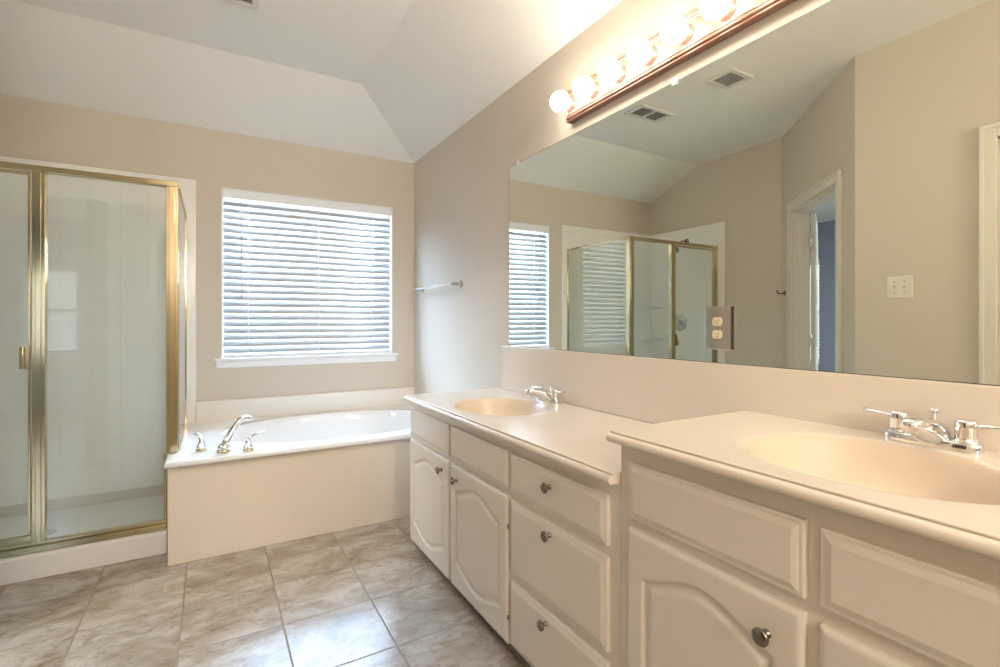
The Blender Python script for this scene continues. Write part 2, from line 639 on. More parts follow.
# ---- bedroom and closet beyond the doorways
BX, BY0, BY1 = -4.6, -2.6, 5.0
W2 = (-2.20, -1.58, 0.76, 1.95)     # bedroom window in the wall at BY0 (x0,x1,z0,z1)
W3 = (3.83, 4.75, 0.60, 2.10)       # bedroom window in the wall at BX (y0,y1,z0,z1)
wall('wall_bedroom_left', (BX, BY0), (BX, BY1), (-1, 0), M['blue_wall'], 'blue-grey bedroom wall beyond the open doorway',
     openings=[(W3[0] - BY0, W3[1] - BY0, W3[2], W3[3])], ext0=TH, ext1=TH)
wall('wall_bedroom_back', (BX, BY1), (XL - TH, BY1), (0, 1), M['blue_wall'], 'blue-grey bedroom end wall far beyond the doorway', ext1=TH)
wall('wall_bedroom_front', (BX, BY0), (XW, BY0), (0, -1), M['blue_wall'], 'blue-grey bedroom wall with a blinded window',
     openings=[(W2[0] - BX, W2[1] - BX, W2[2], W2[3])])
wall('wall_bedroom_right', (XL - TH - 0.01, YF), (XL - TH - 0.01, BY1), (1, 0), M['blue_wall'], 'blue-grey bedroom wall beside the shower')
wall('wall_bedroom_corner', (XW - TH, BY0), (XW - TH, YB), (1, 0), M['blue_wall'], 'short blue-grey bedroom wall behind the camera')
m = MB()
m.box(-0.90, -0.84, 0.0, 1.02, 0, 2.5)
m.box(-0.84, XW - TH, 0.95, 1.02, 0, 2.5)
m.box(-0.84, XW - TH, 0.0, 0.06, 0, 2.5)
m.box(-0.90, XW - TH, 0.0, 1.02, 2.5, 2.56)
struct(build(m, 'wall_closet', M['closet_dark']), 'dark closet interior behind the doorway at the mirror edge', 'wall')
zb = 2.62
m = MB()
m.poly([(BX - TH, BY0 - TH, zb), (XW - 0.04, BY0 - TH, zb), (XW - 0.04, 1.47, zb), (XL - 0.04, 2.455, zb), (XL - 0.04, BY1 + TH, zb), (BX - TH, BY1 + TH, zb)])
struct(build(m, 'ceiling_bedroom', M['ceiling']), 'white bedroom ceiling seen through the open doorway', 'ceiling')


# ---- door casings
def casing(name, p0, u, out, a0, a1, zh, label, w=0.065, t=0.018, th=TH):
    m = MB()
    for side, off in ((-1, 0.0), (1, th)):
        b0, b1 = (-t, 0) if side < 0 else (th, th + t)
        m.obox(p0, u, out, a0 - w, a0, b0, b1, 0, zh + w)
        m.obox(p0, u, out, a1, a1 + w, b0, b1, 0, zh + w)
        m.obox(p0, u, out, a0, a1, b0, b1, zh, zh + w)
        # raised outer band
        bb0, bb1 = (b0 - 0.006, b0) if side < 0 else (b1, b1 + 0.006)
        m.obox(p0, u, out, a0 - w, a0 - w + 0.02, bb0, bb1, 0, zh + w)
        m.obox(p0, u, out, a1 + w - 0.02, a1 + w, bb0, bb1, 0, zh + w)
        m.obox(p0, u, out, a0 - w + 0.02, a1 + w - 0.02, bb0, bb1, zh + w - 0.02, zh + w)
    # jamb lining and stop
    m.obox(p0, u, out, a0, a0 + 0.016, 0, th, 0, zh)
    m.obox(p0, u, out, a1 - 0.016, a1, 0, th, 0, zh)
    m.obox(p0, u, out, a0, a1, 0, th, zh - 0.016, zh)
    m.obox(p0, u, out, a0 + 0.016, a0 + 0.026, 0.02, 0.055, 0, zh - 0.016)
    m.obox(p0, u, out, a1 - 0.026, a1 - 0.016, 0.02, 0.055, 0, zh - 0.016)
    m.obox(p0, u, out, a0 + 0.016, a1 - 0.016, 0.02, 0.055, zh - 0.026, zh - 0.016)
    return struct(build(m, name, M['trim'], bevel=0.003), label, 'door frame')


casing('trim_1', A, ua, na, DA0, DA1, DH, 'cream door casing around the bedroom doorway, seen in the mirror')
casing('trim_2', (XW, YB), Vector((0, 1)), Vector((-1, 0)), C0 - YB, C1 - YB, 2.115,
       'cream door casing at the right edge of the mirror')

# bedroom door, opened into the bedroom about the jamb nearest the shower
hinge = Vector(A) + ua * (DA0 + 0.022) + na * (TH + 0.012)
ld = Vector((-1.056, 0.515)).normalized()
lp = Vector((-ld[1], ld[0]))
if lp.dot(ua) < 0:
    lp = -lp
dr = thing('door_1', 'pale bedroom door standing open, seen edge-on in the mirror', 'door', (hinge[0], hinge[1], 0.0))
dr['kind'] = 'structure'
DW, DT = 0.79, 0.035
m = MB()
hz0, hz1 = 0.012, DH - 0.02
m.obox(hinge, ld, lp, 0.03, DW, 0.0, DT, hz0, hz1)
build(m, 'door_panel', M['door_paint'], dr, bevel=0.003)
for sgn, off in ((0, -0.004), (1, DT)):
    for (a0, a1, z0, z1) in ((0.13, 0.37, 0.2, 0.85), (0.45, 0.69, 0.2, 0.85), (0.13, 0.37, 1.0, 1.55), (0.45, 0.69, 1.0, 1.55),
                             (0.13, 0.37, 1.68, 1.95), (0.45, 0.69, 1.68, 1.95)):
        q = MB()
        q.obox(hinge, ld, lp, a0, a1, off, off + 0.004, z0, z1)
        build(q, 'raised_panel', M['door_paint'], dr, bevel=0.003)
for zc in (0.25, 1.05, 1.85):
    q = MB()
    q.tube([(hinge[0], hinge[1], zc - 0.045), (hinge[0], hinge[1], zc + 0.045)], 0.007, 10)
    q.obox(hinge, ld, lp, 0.0, 0.03, 0.002, 0.006, zc - 0.045, zc + 0.045)
    build(q, 'hinge', M['chrome'], dr)


# ================================================================ WINDOWS AND BLINDS
def window_unit(name, x0, x1, z0, z1, y, dy, label, sill=None, swap=False, f=0.045, rail=True):
    """vinyl window in an opening; y = inner wall face, dy = +1 when outside is +y. swap exchanges x and y"""
    def P(m, a0, a1, b0, b1, c0, c1):
        if swap:
            m.box(b0, b1, a0, a1, c0, c1)
        else:
            m.box(a0, a1, b0, b1, c0, c1)
    loc = ((x0 + x1) / 2, y, z0) if not swap else (y, (x0 + x1) / 2, z0)
    w = thing(name, label, 'window', loc)
    w['kind'] = 'structure'
    b0, b1 = y + dy * 0.07, y + dy * 0.105
    m = MB()
    P(m, x0, x0 + f, b0, b1, z0, z1)
    P(m, x1 - f, x1, b0, b1, z0, z1)
    P(m, x0 + f, x1 - f, b0, b1, z0, z0 + f)
    P(m, x0 + f, x1 - f, b0, b1, z1 - f, z1)
    zm = (z0 + z1) / 2
    if rail:
        P(m, x0 + f, x1 - f, b0, b1, zm - 0.018, zm + 0.018)
    build(m, 'window_frame', M['vinyl'], w, bevel=0.003)
    m = MB()
    P(m, x0 + f, x1 - f, y + dy * 0.086, y + dy * 0.089, z0 + f, z1 - f)
    build(m, 'window_pane', M['window_glass'], w)
    m = MB()                       # plastered reveal lining
    t = 0.006
    P(m, x0, x0 + t, y, b0, z0, z1)
    P(m, x1 - t, x1, y, b0, z0, z1)
    P(m, x0 + t, x1 - t, y, b0, z1 - t, z1)
    P(m, x0 + t, x1 - t, y, b0, z0, z0 + t)
    build(m, 'reveal', M['white_trim'], w)
    if sill:
        s0, s1 = sill
        m = MB()
        P(m, s0, s1, y - dy * 0.045, y, z0 - 0.020, z0 + 0.002)
        P(m, s0 + 0.008, s1 - 0.008, y - dy * 0.016, y, z0 - 0.068, z0 - 0.020)
        build(m, 'window_sill', M['white_trim'], w, bevel=0.006, seg=3)
    return w


window_unit('window_1', WX0, WX1, WZ0, WZ1, YF, 1, 'white window above the bathtub behind the closed blind', sill=(0.016, 1.322), f=0.016, rail=False)
window_unit('window_2', W2[0], W2[1], W2[2], W2[3], BY0, -1, 'bedroom window reflected in the shower glass')
window_unit('window_3', W3[0], W3[1], W3[2], W3[3], BX, -1, 'bedroom window glimpsed past the open door', swap=True)


def blind(label, x0, x1, z0, z1, y, inward, pitch=0.0475, tilt=49, swap=False, wand=True, flip=1):
    """inward = -1 when the room is on the -y (or -x) side"""
    loc = ((x0 + x1) / 2, y, z0) if not swap else (y, (x0 + x1) / 2, z0)
    b = thing('window_blind', label, 'blind', loc, 'window blinds')

    def put(vs):
        return [(v[1], v[0], v[2]) for v in vs] if swap else vs

    def bx(a0, a1, b0, b1, c0, c1):
        q = MB().box(a0, a1, b0, b1, c0, c1)
        q.v = put(q.v)
        return q
    build(bx(x0, x1, y - 0.028, y + 0.028, z1 - 0.045, z1), 'headrail', M['blind_rail'], b, bevel=0.003)
    build(bx(x0, x1, y + inward * 0.034, y + inward * 0.040, z1 - 0.062, z1), 'valance', M['blind_rail'], b, bevel=0.002)
    build(bx(x0 + 0.003, x1 - 0.003, y - 0.026, y + 0.026, z0 + 0.004, z0 + 0.024), 'bottom_rail', M['blind_rail'], b, bevel=0.004)
    m = MB()
    zz = z0 + 0.050
    a = math.radians(tilt)
    hw = 0.0255
    while zz < z1 - 0.055:
        vs, fs = [], []
        nseg = 4
        for xs in (x0 + 0.003, x1 - 0.003):
            for side in (0, 1):
                for i in range(nseg + 1):
                    tt = -1 + 2 * i / nseg
                    cr = 0.003 * (1 - tt * tt) + (0.0014 if side else -0.0014)
                    # tt = +1 is the room edge, hanging low
                    yy = y + inward * (tt * hw * math.cos(a) + cr * math.sin(a))
                    zq = zz - flip * tt * hw * math.sin(a) + cr * math.cos(a)
                    vs.append((xs, yy, zq))
        n1 = nseg + 1
        for i in range(nseg):
            fs.append((i, i + 1, 2 * n1 + i + 1, 2 * n1 + i))
            fs.append((n1 + i, 3 * n1 + i, 3 * n1 + i + 1, n1 + i + 1))
        fs.append((0, 2 * n1, 3 * n1, n1))
        fs.append((nseg, n1 + nseg, 3 * n1 + nseg, 2 * n1 + nseg))
        for e in (0, 2 * n1):
            for i in range(nseg):
                fs.append((e + i, e + n1 + i, e + n1 + i + 1, e + i + 1))
        m.add(put(vs), fs, True)
        zz += pitch
    build(m, 'slats', M['slat'], b)
    W_ = x1 - x0
    for fr in (0.13, 0.53, 0.88):
        q = MB()
        xx = x0 + W_ * fr
        for yo in (-0.022, 0.022):
            v0 = len(q.v)
            q.tube([(xx, y + yo, z0 + 0.015), (xx, y + yo, z1 - 0.04)], 0.0022, 6)
        q.v = put(q.v)
        build(q, 'ladder_cord', M['blind_rail'], b)
    if wand:
        q = MB()
        xx = x0 + W_ * 0.095
        q.tube([(xx, y + inward * 0.045, z1 - 0.075), (xx + 0.002, y + inward * 0.047, z1 - 0.76)], 0.0035, 8)
        q.tube([(xx, y + inward * 0.045, z1 - 0.075), (xx, y + inward * 0.030, z1 - 0.055)], 0.002, 6)
        q.v = put(q.v)
        build(q, 'tilt_wand', principled('wand_plastic', (0.55, 0.56, 0.58), 0.3, noise=0.02), b)
    return b


blind('white two-inch slat blind filling the window above the bathtub', WX0 + 0.010, WX1 - 0.010, WZ0 + 0.003, WZ1 - 0.008, YF + 0.036, -1)
blind('white slat blind on the bedroom window reflected in the shower glass', W2[0] + 0.01, W2[1] - 0.01, W2[2] + 0.003, W2[3] - 0.008, BY0 - 0.036, 1, wand=False, tilt=14)
blind('white slat blind on the bedroom window beyond the open door', W3[0] + 0.01, W3[1] - 0.01, W3[2] + 0.003, W3[3] - 0.008, BX - 0.036, 1, swap=True, wand=False, tilt=25)

# ================================================================ BATHTUB
DZ = 0.515
TX0, TX1, TY0, TY1 = -0.20, XR - 0.003, 2.892, YF - 0.003
tub = thing('bathtub', 'white oval soaking tub set in a cream panelled deck under the window', 'bathtub', ((TX0 + TX1) / 2, (TY0 + TY1) / 2, 0))


def ring_basin(m, rect, c, ax, ay, z, prof, n=112, p=2.0, split=None, mids=(0.35, 0.75)):
    """flat rectangle with an oval basin: prof = [(radius factor, z offset, x shift)...] from rim to centre"""
    x0, x1, y0, y1 = rect
    ang = [2 * math.pi * k / n for k in range(n)]
    for cx_, cy_ in ((x0, y0), (x1, y0), (x1, y1), (x0, y1)):
        a = math.atan2(cy_ - c[1], cx_ - c[0]) % (2 * math.pi)
        j = min(range(n), key=lambda i: min(abs(ang[i] - a), 2 * math.pi - abs(ang[i] - a)))
        ang[j] = a
    ang.sort()

    def rectpt(a):
        dx, dy = math.cos(a), math.sin(a)
        ts = []
        if dx > 1e-9: ts.append((x1 - c[0]) / dx)
        if dx < -1e-9: ts.append((x0 - c[0]) / dx)
        if dy > 1e-9: ts.append((y1 - c[1]) / dy)
        if dy < -1e-9: ts.append((y0 - c[1]) / dy)
        t = min(ts)
        return c[0] + dx * t, c[1] + dy * t

    def ell(a, k):
        dx, dy = math.cos(a), math.sin(a)
        t = 1.0 / ((abs(dx) / ax) ** p + (abs(dy) / ay) ** p) ** (1.0 / p)
        return c[0] + dx * t * k, c[1] + dy * t * k
    rings = []
    rings.append([(*rectpt(a), z) for a in ang])
    k0 = prof[0][0]
    for f in mids:
        r = []
        for a in ang:
            q, e = rectpt(a), ell(a, k0)
            r.append((q[0] + (e[0] - q[0]) * f, q[1] + (e[1] - q[1]) * f, z))
        rings.append(r)
    for k, dz, sx in prof:
        rings.append([(ell(a, k)[0] + sx, ell(a, k)[1], z + dz) for a in ang])
    N_ = len(ang)
    vs = [q for r in rings for q in r]
    fs = []
    for i in range(len(rings) - 1):
        for k in range(N_):
            k2 = (k + 1) % N_
            fs.append((i * N_ + k, i * N_ + k2, (i + 1) * N_ + k2, (i + 1) * N_ + k))
    fs.append(tuple((len(rings) - 1) * N_ + k for k in range(N_)))
    if split is None:
        m.add(vs, fs, True)
    else:                           # the rings from `split` of the profile inwards go to a mesh of their own
        mb, k0 = split
        cut = (1 + len(mids) + k0) * N_
        m.add(vs[:cut + N_], [f for f in fs if max(f) < cut + N_], True)
        mb.add(vs[cut:], [tuple(i - cut for i in f) for f in fs if min(f) >= cut], True)
    return m


tc_ = (0.72, 3.415)
prof = [(1.045, 0, 0), (1.02, 0.004, 0), (1.0, 0.004, 0), (0.985, -0.002, 0), (0.972, -0.018, 0), (0.955, -0.06, 0),
        (0.93, -0.13, 0), (0.895, -0.22, 0), (0.84, -0.31, -0.01), (0.74, -0.375, -0.03), (0.60, -0.40, -0.05), (0.30, -0.405, -0.06), (0.04, -0.41, -0.08)]
m = MB()
ring_basin(m, (TX0 + 0.012, TX1, TY0 + 0.012, TY1), tc_, 0.665, 0.435, DZ, prof, n=128, p=2.25)
# rounded rim along front and left side
for (pa, pb, outv) in (((TX0 + 0.012, TY0 + 0.012), (TX1, TY0 + 0.012), (0, -1)), ((TX0 + 0.012, TY0 + 0.012), (TX0 + 0.012, TY1), (-1, 0))):
    pr = [(0, 0), (0.006, -0.0015), (0.0105, -0.0055), (0.012, -0.011), (0.012, -0.022), (0.009, -0.027), (0.0, -0.028)]
    vs = []
    for o, dz in pr:
        for q, endi in ((pa, 0), (pb, 1)):
            ox, oy = outv[0] * o, outv[1] * o
            if endi == 0:        # mitred corner
                ox, oy = -o, -o
            vs.append((q[0] + ox, q[1] + oy, DZ + dz))
    fs = [(2 * i, 2 * i + 1, 2 * i + 3, 2 * i + 2) for i in range(len(pr) - 1)]
    m.add(vs, fs, True)
build(m, 'tub_shell', M['acrylic'], tub, weld=True)
m = MB()
m.box(TX0 + 0.012, TX1, TY0 + 0.030, TY0 + 0.055, 0, DZ - 0.026)
build(m, 'apron', M['apron'], tub, bevel=0.003, label='cream front panel')
m = MB()
m.box(TX0 + 0.012, TX0 + 0.035, TY0 + 0.055, TY1, 0, DZ - 0.026)
build(m, 'side_panel', M['apron'], tub, bevel=0.002, label='cream side panel')
m = MB()
m.lathe((0.56, 3.415, DZ - 0.409), (0, 0, 1), [(0, 0.03), (0.004, 0.03), (0.006, 0.024), (0.004, 0.01), (0.004, 0.002)])
build(m, 'drain', M['chrome'], tub)
m = MB()
m.extrude_x([(TY1, DZ - 0.003), (TY1 - 0.022, DZ - 0.003), (TY1 - 0.022, 0.640), (TY1 - 0.018, 0.652), (TY1 - 0.008, 0.658), (TY1, 0.658)], -0.093, XR - 0.003)
tag(build(m, 'tub_backsplash', M['splash'], bevel=0.002), 'long cream splash ledge behind the bathtub below the window', 'backsplash')


# roman tub filler: spout and two levers on the corner of the deck
def tub_lever(cx, cy, dirx, diry, label, reach=1.0):
    h = thing('tub_lever_tap', label, 'faucet handle', (cx, cy, DZ), 'lever handles beside the tub spout')
    q = MB().lathe((cx, cy, DZ - 0.001), (0, 0, 1), [(0, 0.026), (0.010, 0.026), (0.014, 0.021), (0.014, 0.002)])
    build(q, 'base_ring', M['brass'], h, label='brass base ring')
    q = MB().lathe((cx, cy, DZ + 0.012), (0, 0, 1), [(0, 0.0225), (0.012, 0.0235), (0.018, 0.018), (0.030, 0.0145), (0.044, 0.012), (0.052, 0.010), (0.056, 0.004)])
    build(q, 'hub', M['chrome'], h)
    d = Vector((dirx, diry)).normalized() * reach
    q = MB().tube([(cx, cy, DZ + 0.052), (cx + d[0] * 0.008, cy + d[1] * 0.008, DZ + 0.068), (cx + d[0] * 0.024, cy + d[1] * 0.024, DZ + 0.081),
                   (cx + d[0] * 0.05, cy + d[1] * 0.05, DZ + 0.087), (cx + d[0] * 0.078, cy + d[1] * 0.078, DZ + 0.090)],
                  [0.010, 0.0095, 0.0085, 0.0062, 0.005], 12)
    build(q, 'lever', M['chrome'], h)
    return h


FA = [(-0.048, 3.085), (0.055, 2.995), (0.168, 2.955)]
tub_lever(*FA[0], -0.75, 0.65, 'chrome lever handle left of the tub spout, nearest the shower post', 0.62)
tub_lever(*FA[2], 0.9, -0.1, 'chrome lever handle right of the tub spout, lever pointing right')
sp = thing('tub_spout', 'tall arched chrome spout on the corner of the bathtub deck', 'faucet', (FA[1][0], FA[1][1], DZ))
cx, cy = FA[1]
q = MB().lathe((cx, cy, DZ - 0.001), (0, 0, 1), [(0, 0.034), (0.011, 0.034), (0.016, 0.028), (0.016, 0.002)])
build(q, 'base_ring', M['brass'], sp, label='brass base ring')
q = MB().lathe((cx, cy, DZ + 0.013), (0, 0, 1), [(0, 0.030), (0.016, 0.031), (0.024, 0.026), (0.034, 0.022), (0.040, 0.010)])
build(q, 'collar', M['chrome'], sp)
dv = Vector((0.94, 0.34))
pts, rad = [], []
for t_, hz, rr in ((0.0, 0.030, 0.021), (0.016, 0.058, 0.0205), (0.034, 0.088, 0.0195), (0.054, 0.121, 0.018), (0.068, 0.143, 0.0165), (0.082, 0.157, 0.0155),
                   (0.100, 0.163, 0.0145), (0.120, 0.162, 0.014), (0.136, 0.156, 0.013), (0.142, 0.148, 0.0115)):
    pts.append((cx + dv[0] * t_, cy + dv[1] * t_, DZ + hz))
    rad.append(rr)
q = MB().tube(pts, rad, 18)
build(q, 'spout', M['chrome'], sp)

# ================================================================ SHOWER
SY = 3.12           # glass plane of the front
SX1 = -0.180        # return panel plane
ZH = 1.915          # top of header
pan = thing('shower_pan', 'white shower base with a low curb beside the bathtub', 'shower base', ((XL - 0.2) / 2, 3.5, 0))
m = MB()
m.extrude_x([(3.09, 0.0), (3.09, 0.105), (3.096, 0.117), (3.108, 0.121), (3.175, 0.121), (3.19, 0.11), (3.20, 0.05), (3.26, 0.042), (YF - 0.02, 0.055), (YF - 0.003, 0.055), (YF - 0.003, 0.0)],
            XL + 0.003, TX0 - 0.002)
build(m, 'curb_and_floor', M['acrylic'], pan, bevel=0.003)
q = MB().lathe((-0.78, 3.58, 0.046), (0, 0, 1), [(0, 0.045), (0.004, 0.045), (0.006, 0.038), (0.005, 0.004)])
build(q, 'drain', M['chrome'], pan)

sur = thing('shower_surround', 'white moulded wall surround with faint tile lines inside the shower', 'shower surround', (0, 0, 0))
m = MB()
SZ = 2.168
m.box(XL + 0.002, -0.094, YF - 0.016, YF - 0.001, 0.122, SZ)
m.box(XL + 0.001, XL + 0.016, 3.03, YF - 0.016, 0.122, SZ)
build(m, 'wall_panel', M['surround'], sur, bevel=0.004, seg=3)
m = MB()
m.box(TX0 - 0.009, TX0 - 0.001, 3.16, YF - 0.017, 0.123, DZ - 0.02)
build(m, 'knee_panel', M['surround'], sur, bevel=0.002)
for zc, w in ((1.02, 0.22), (1.36, 0.16)):
    q = MB()
    q.add([(XL + 0.016, YF - 0.016, zc), (XL + 0.016 + w, YF - 0.016, zc), (XL + 0.016 + w * 0.75, YF - 0.016 - w * 0.75, zc), (XL + 0.016, YF - 0.016 - w, zc),
           (XL + 0.016, YF - 0.016, zc - 0.02), (XL + 0.016 + w, YF - 0.016, zc - 0.02), (XL + 0.016 + w * 0.75, YF - 0.016 - w * 0.75, zc - 0.02), (XL + 0.016, YF - 0.016 - w, zc - 0.02)],
          [(0, 1, 2, 3), (7, 6, 5, 4), (1, 5, 6, 2), (2, 6, 7, 3), (0, 4, 5, 1), (3, 7, 4, 0)])
    build(q, 'corner_shelf', M['acrylic'], sur, bevel=0.006, seg=3)

enc = thing('shower_enclosure', 'framed glass shower enclosure with brass posts, fixed panel and hinged door', 'shower enclosure', (-0.75, SY, 0.121))
xl = XL + 0.017
PX0, PX1 = -0.728, -0.680      # middle post


def bar(name, x0, x1, y0, y1, z0, z1, mat='brass', parent=None, bv=0.003):
    return build(MB().box(x0, x1, y0, y1, z0, z1), name, M[mat], parent or enc, bevel=bv)


bar('header_rail', xl, SX1 + 0.026, SY - 0.022, SY + 0.022, ZH - 0.006, ZH + 0.022)
m = MB()
m.box(xl, TX0 - 0.003, SY - 0.024, SY + 0.024, 0.1215, 0.150)
m.box(xl, TX0 - 0.003, SY - 0.008, SY + 0.024, 0.150, 0.166)
build(m, 'threshold_rail', M['brass'], enc, bevel=0.002)
m = MB()
m.box(PX0, PX1, SY - 0.020, SY + 0.020, 0.165, ZH - 0.006)
m.box(PX0 + 0.012, PX1 - 0.014, SY - 0.024, SY - 0.020, 0.165, ZH - 0.006)
build(m, 'middle_post', M['brass'], enc, bevel=0.003)
m = MB()
m.box(SX1 - 0.026, SX1 + 0.026, SY - 0.021, SY + 0.026, DZ + 0.001, ZH - 0.006)
m.box(SX1 - 0.014, SX1 + 0.014, SY - 0.026, SY - 0.021, DZ + 0.001, ZH - 0.006)
build(m, 'corner_post', M['brass'], enc, bevel=0.004)
bar('wall_jamb', xl, xl + 0.03, SY - 0.018, SY + 0.018, 0.165, ZH - 0.006)
bar('lower_jamb', TX0 - 0.016, TX0 - 0.003, SY - 0.012, SY + 0.012, 0.166, DZ - 0.002)
# return panel
RX = -0.153
bar('return_header', RX - 0.007, RX + 0.006, SY + 0.026, YF - 0.018, ZH - 0.004, ZH + 0.014, bv=0.001)
bar('return_sill', RX - 0.007, RX + 0.006, SY + 0.026, YF - 0.018, DZ + 0.001, DZ + 0.016, bv=0.001)
bar('return_jamb', RX - 0.007, RX + 0.006, YF - 0.034, YF - 0.018, DZ + 0.016, ZH - 0.004, bv=0.001)
build(MB().box(RX - 0.002, RX + 0.002, SY + 0.026, YF - 0.03, DZ + 0.012, ZH), 'return_pane', M['clear_glass'], enc, label='glass return panel')
build(MB().box(PX1 - 0.006, SX1 - 0.018, SY - 0.003, SY + 0.003, 0.156, ZH), 'fixed_pane', M['shower_glass'], enc, label='fixed glass panel')
# door: glass leaf in a slim frame
dx0, dx1 = xl + 0.034, PX0 - 0.006
leaf = build(MB().box(dx0 + 0.006, dx1 - 0.006, SY - 0.003, SY + 0.003, 0.196, ZH - 0.02), 'door', M['shower_glass'], enc, label='hinged glass door')
m = MB()
m.box(dx0, dx0 + 0.022, SY - 0.009, SY + 0.009, 0.176, ZH - 0.012)
m.box(dx0 + 0.022, dx1, SY - 0.009, SY + 0.009, 0.176, 0.202)
m.box(dx1 - 0.010, dx1, SY - 0.009, SY + 0.009, 0.202, ZH - 0.012)
m.box(dx0 + 0.022, dx1 - 0.010, SY - 0.009, SY + 0.009, ZH - 0.024, ZH - 0.012)
build(m, 'door_frame', M['brass'], leaf, bevel=0.002)
m = MB()
hx = dx1 - 0.002
m.tube([(hx - 0.024, SY - 0.020, 0.985), (hx - 0.024, SY - 0.020, 1.085)], 0.011, 14)
m.box(hx - 0.014, hx + 0.001, SY - 0.026, SY - 0.009, 0.983, 1.087)
m.box(hx - 0.034, hx - 0.012, SY - 0.020, SY - 0.006, 0.990, 1.080)
build(m, 'door_handle', M['brass'], leaf, bevel=0.002)

# valve and head on the left wall
sv = thing('shower_valve', 'round chrome shower valve plate on the shower wall, seen in the mirror', 'shower valve', (XL + 0.016, 3.55, 1.19))
q = MB().lathe((XL + 0.0165, 3.55, 1.19), (1, 0, 0), [(0, 0.085), (0.006, 0.084), (0.012, 0.074), (0.014, 0.03), (0.014, 0.002)], 32)
build(q, 'trim_plate', M['pewter'], sv)
q = MB().lathe((XL + 0.030, 3.55, 1.19), (1, 0, 0), [(0, 0.032), (0.03, 0.028), (0.045, 0.022), (0.05, 0.008)])
q.tube([(XL + 0.068, 3.55, 1.19), (XL + 0.075, 3.52, 1.16), (XL + 0.078, 3.49, 1.13)], [0.011, 0.009, 0.006], 10)
build(q, 'handle', M['pewter'], sv)
sh = thing('shower_spray', 'small dark shower head on a bent arm above the shower door', 'shower head', (XL + 0.016, 3.47, 2.035))
q = MB().lathe((XL + 0.0165, 3.47, 2.035), (1, 0, 0), [(0, 0.030), (0.004, 0.029), (0.010, 0.016), (0.010, 0.002)])
build(q, 'flange', M['pewter'], sh)
q = MB().tube([(XL + 0.02, 3.47, 2.035), (XL + 0.07, 3.47, 2.040), (XL + 0.12, 3.47, 2.015), (XL + 0.155, 3.47, 1.970)], 0.0095, 10)
build(q, 'arm', M['pewter'], sh)
q = MB().lathe((XL + 0.150, 3.47, 1.977), (0.65, 0, -0.76), [(0, 0.011), (0.015, 0.013), (0.025, 0.022), (0.048, 0.036), (0.058, 0.037), (0.060, 0.03), (0.060, 0.002)])
build(q, 'head', M['nickel'], sh)

# ================================================================ VANITY CABINETS
FX = 0.918          # face frame plane
DX = 0.900          # front of doors and drawers
XBK = XR - 0.002    # cabinet backs
YJ = 0.953          # joint between low and tall vanity
LY1 = 2.515         # far end of the low vanity
RY0 = -0.02         # near end of the tall vanity


def knob(parent, y, z, xf=DX):
    q = MB().lathe((xf + 0.001, y, z), (-1, 0, 0), [(0, 0.0085), (0.003, 0.0085), (0.005, 0.0055), (0.011, 0.005), (0.015, 0.007), (0.018, 0.0145), (0.021, 0.0165),
                                                    (0.024, 0.0165), (0.0265, 0.014), (0.028, 0.008), (0.0285, 0.001)], 24)
    return build(q, 'knob', M['nickel'], parent, label='round dark nickel knob')


def slab_front(y0, y1, z0, z1, name, parent):
    """drawer or false front with a stepped, bevelled border"""
    m = MB()
    st = [(0.0, FX), (0.0, DX + 0.006), (0.003, DX + 0.0045), (0.009, DX + 0.0040), (0.011, DX + 0.0030), (0.018, DX + 0.0008), (0.021, DX)]
    vs = []
    for i, x in st:
        vs += [(x, y0 + i, z0 + i), (x, y1 - i, z0 + i), (x, y1 - i, z1 - i), (x, y0 + i, z1 - i)]
    fs = []
    for k in range(len(st) - 1):
        for j in range(4):
            j2 = (j + 1) % 4
            fs.append((4 * k + j, 4 * k + j2, 4 * k + 4 + j2, 4 * k + 4 + j))
    e = 4 * (len(st) - 1)
    fs.append((e, e + 1, e + 2, e + 3))
    fs.append((3, 2, 1, 0))
    m.add(vs, fs)
    return build(m, name, M['cabinet'], parent)


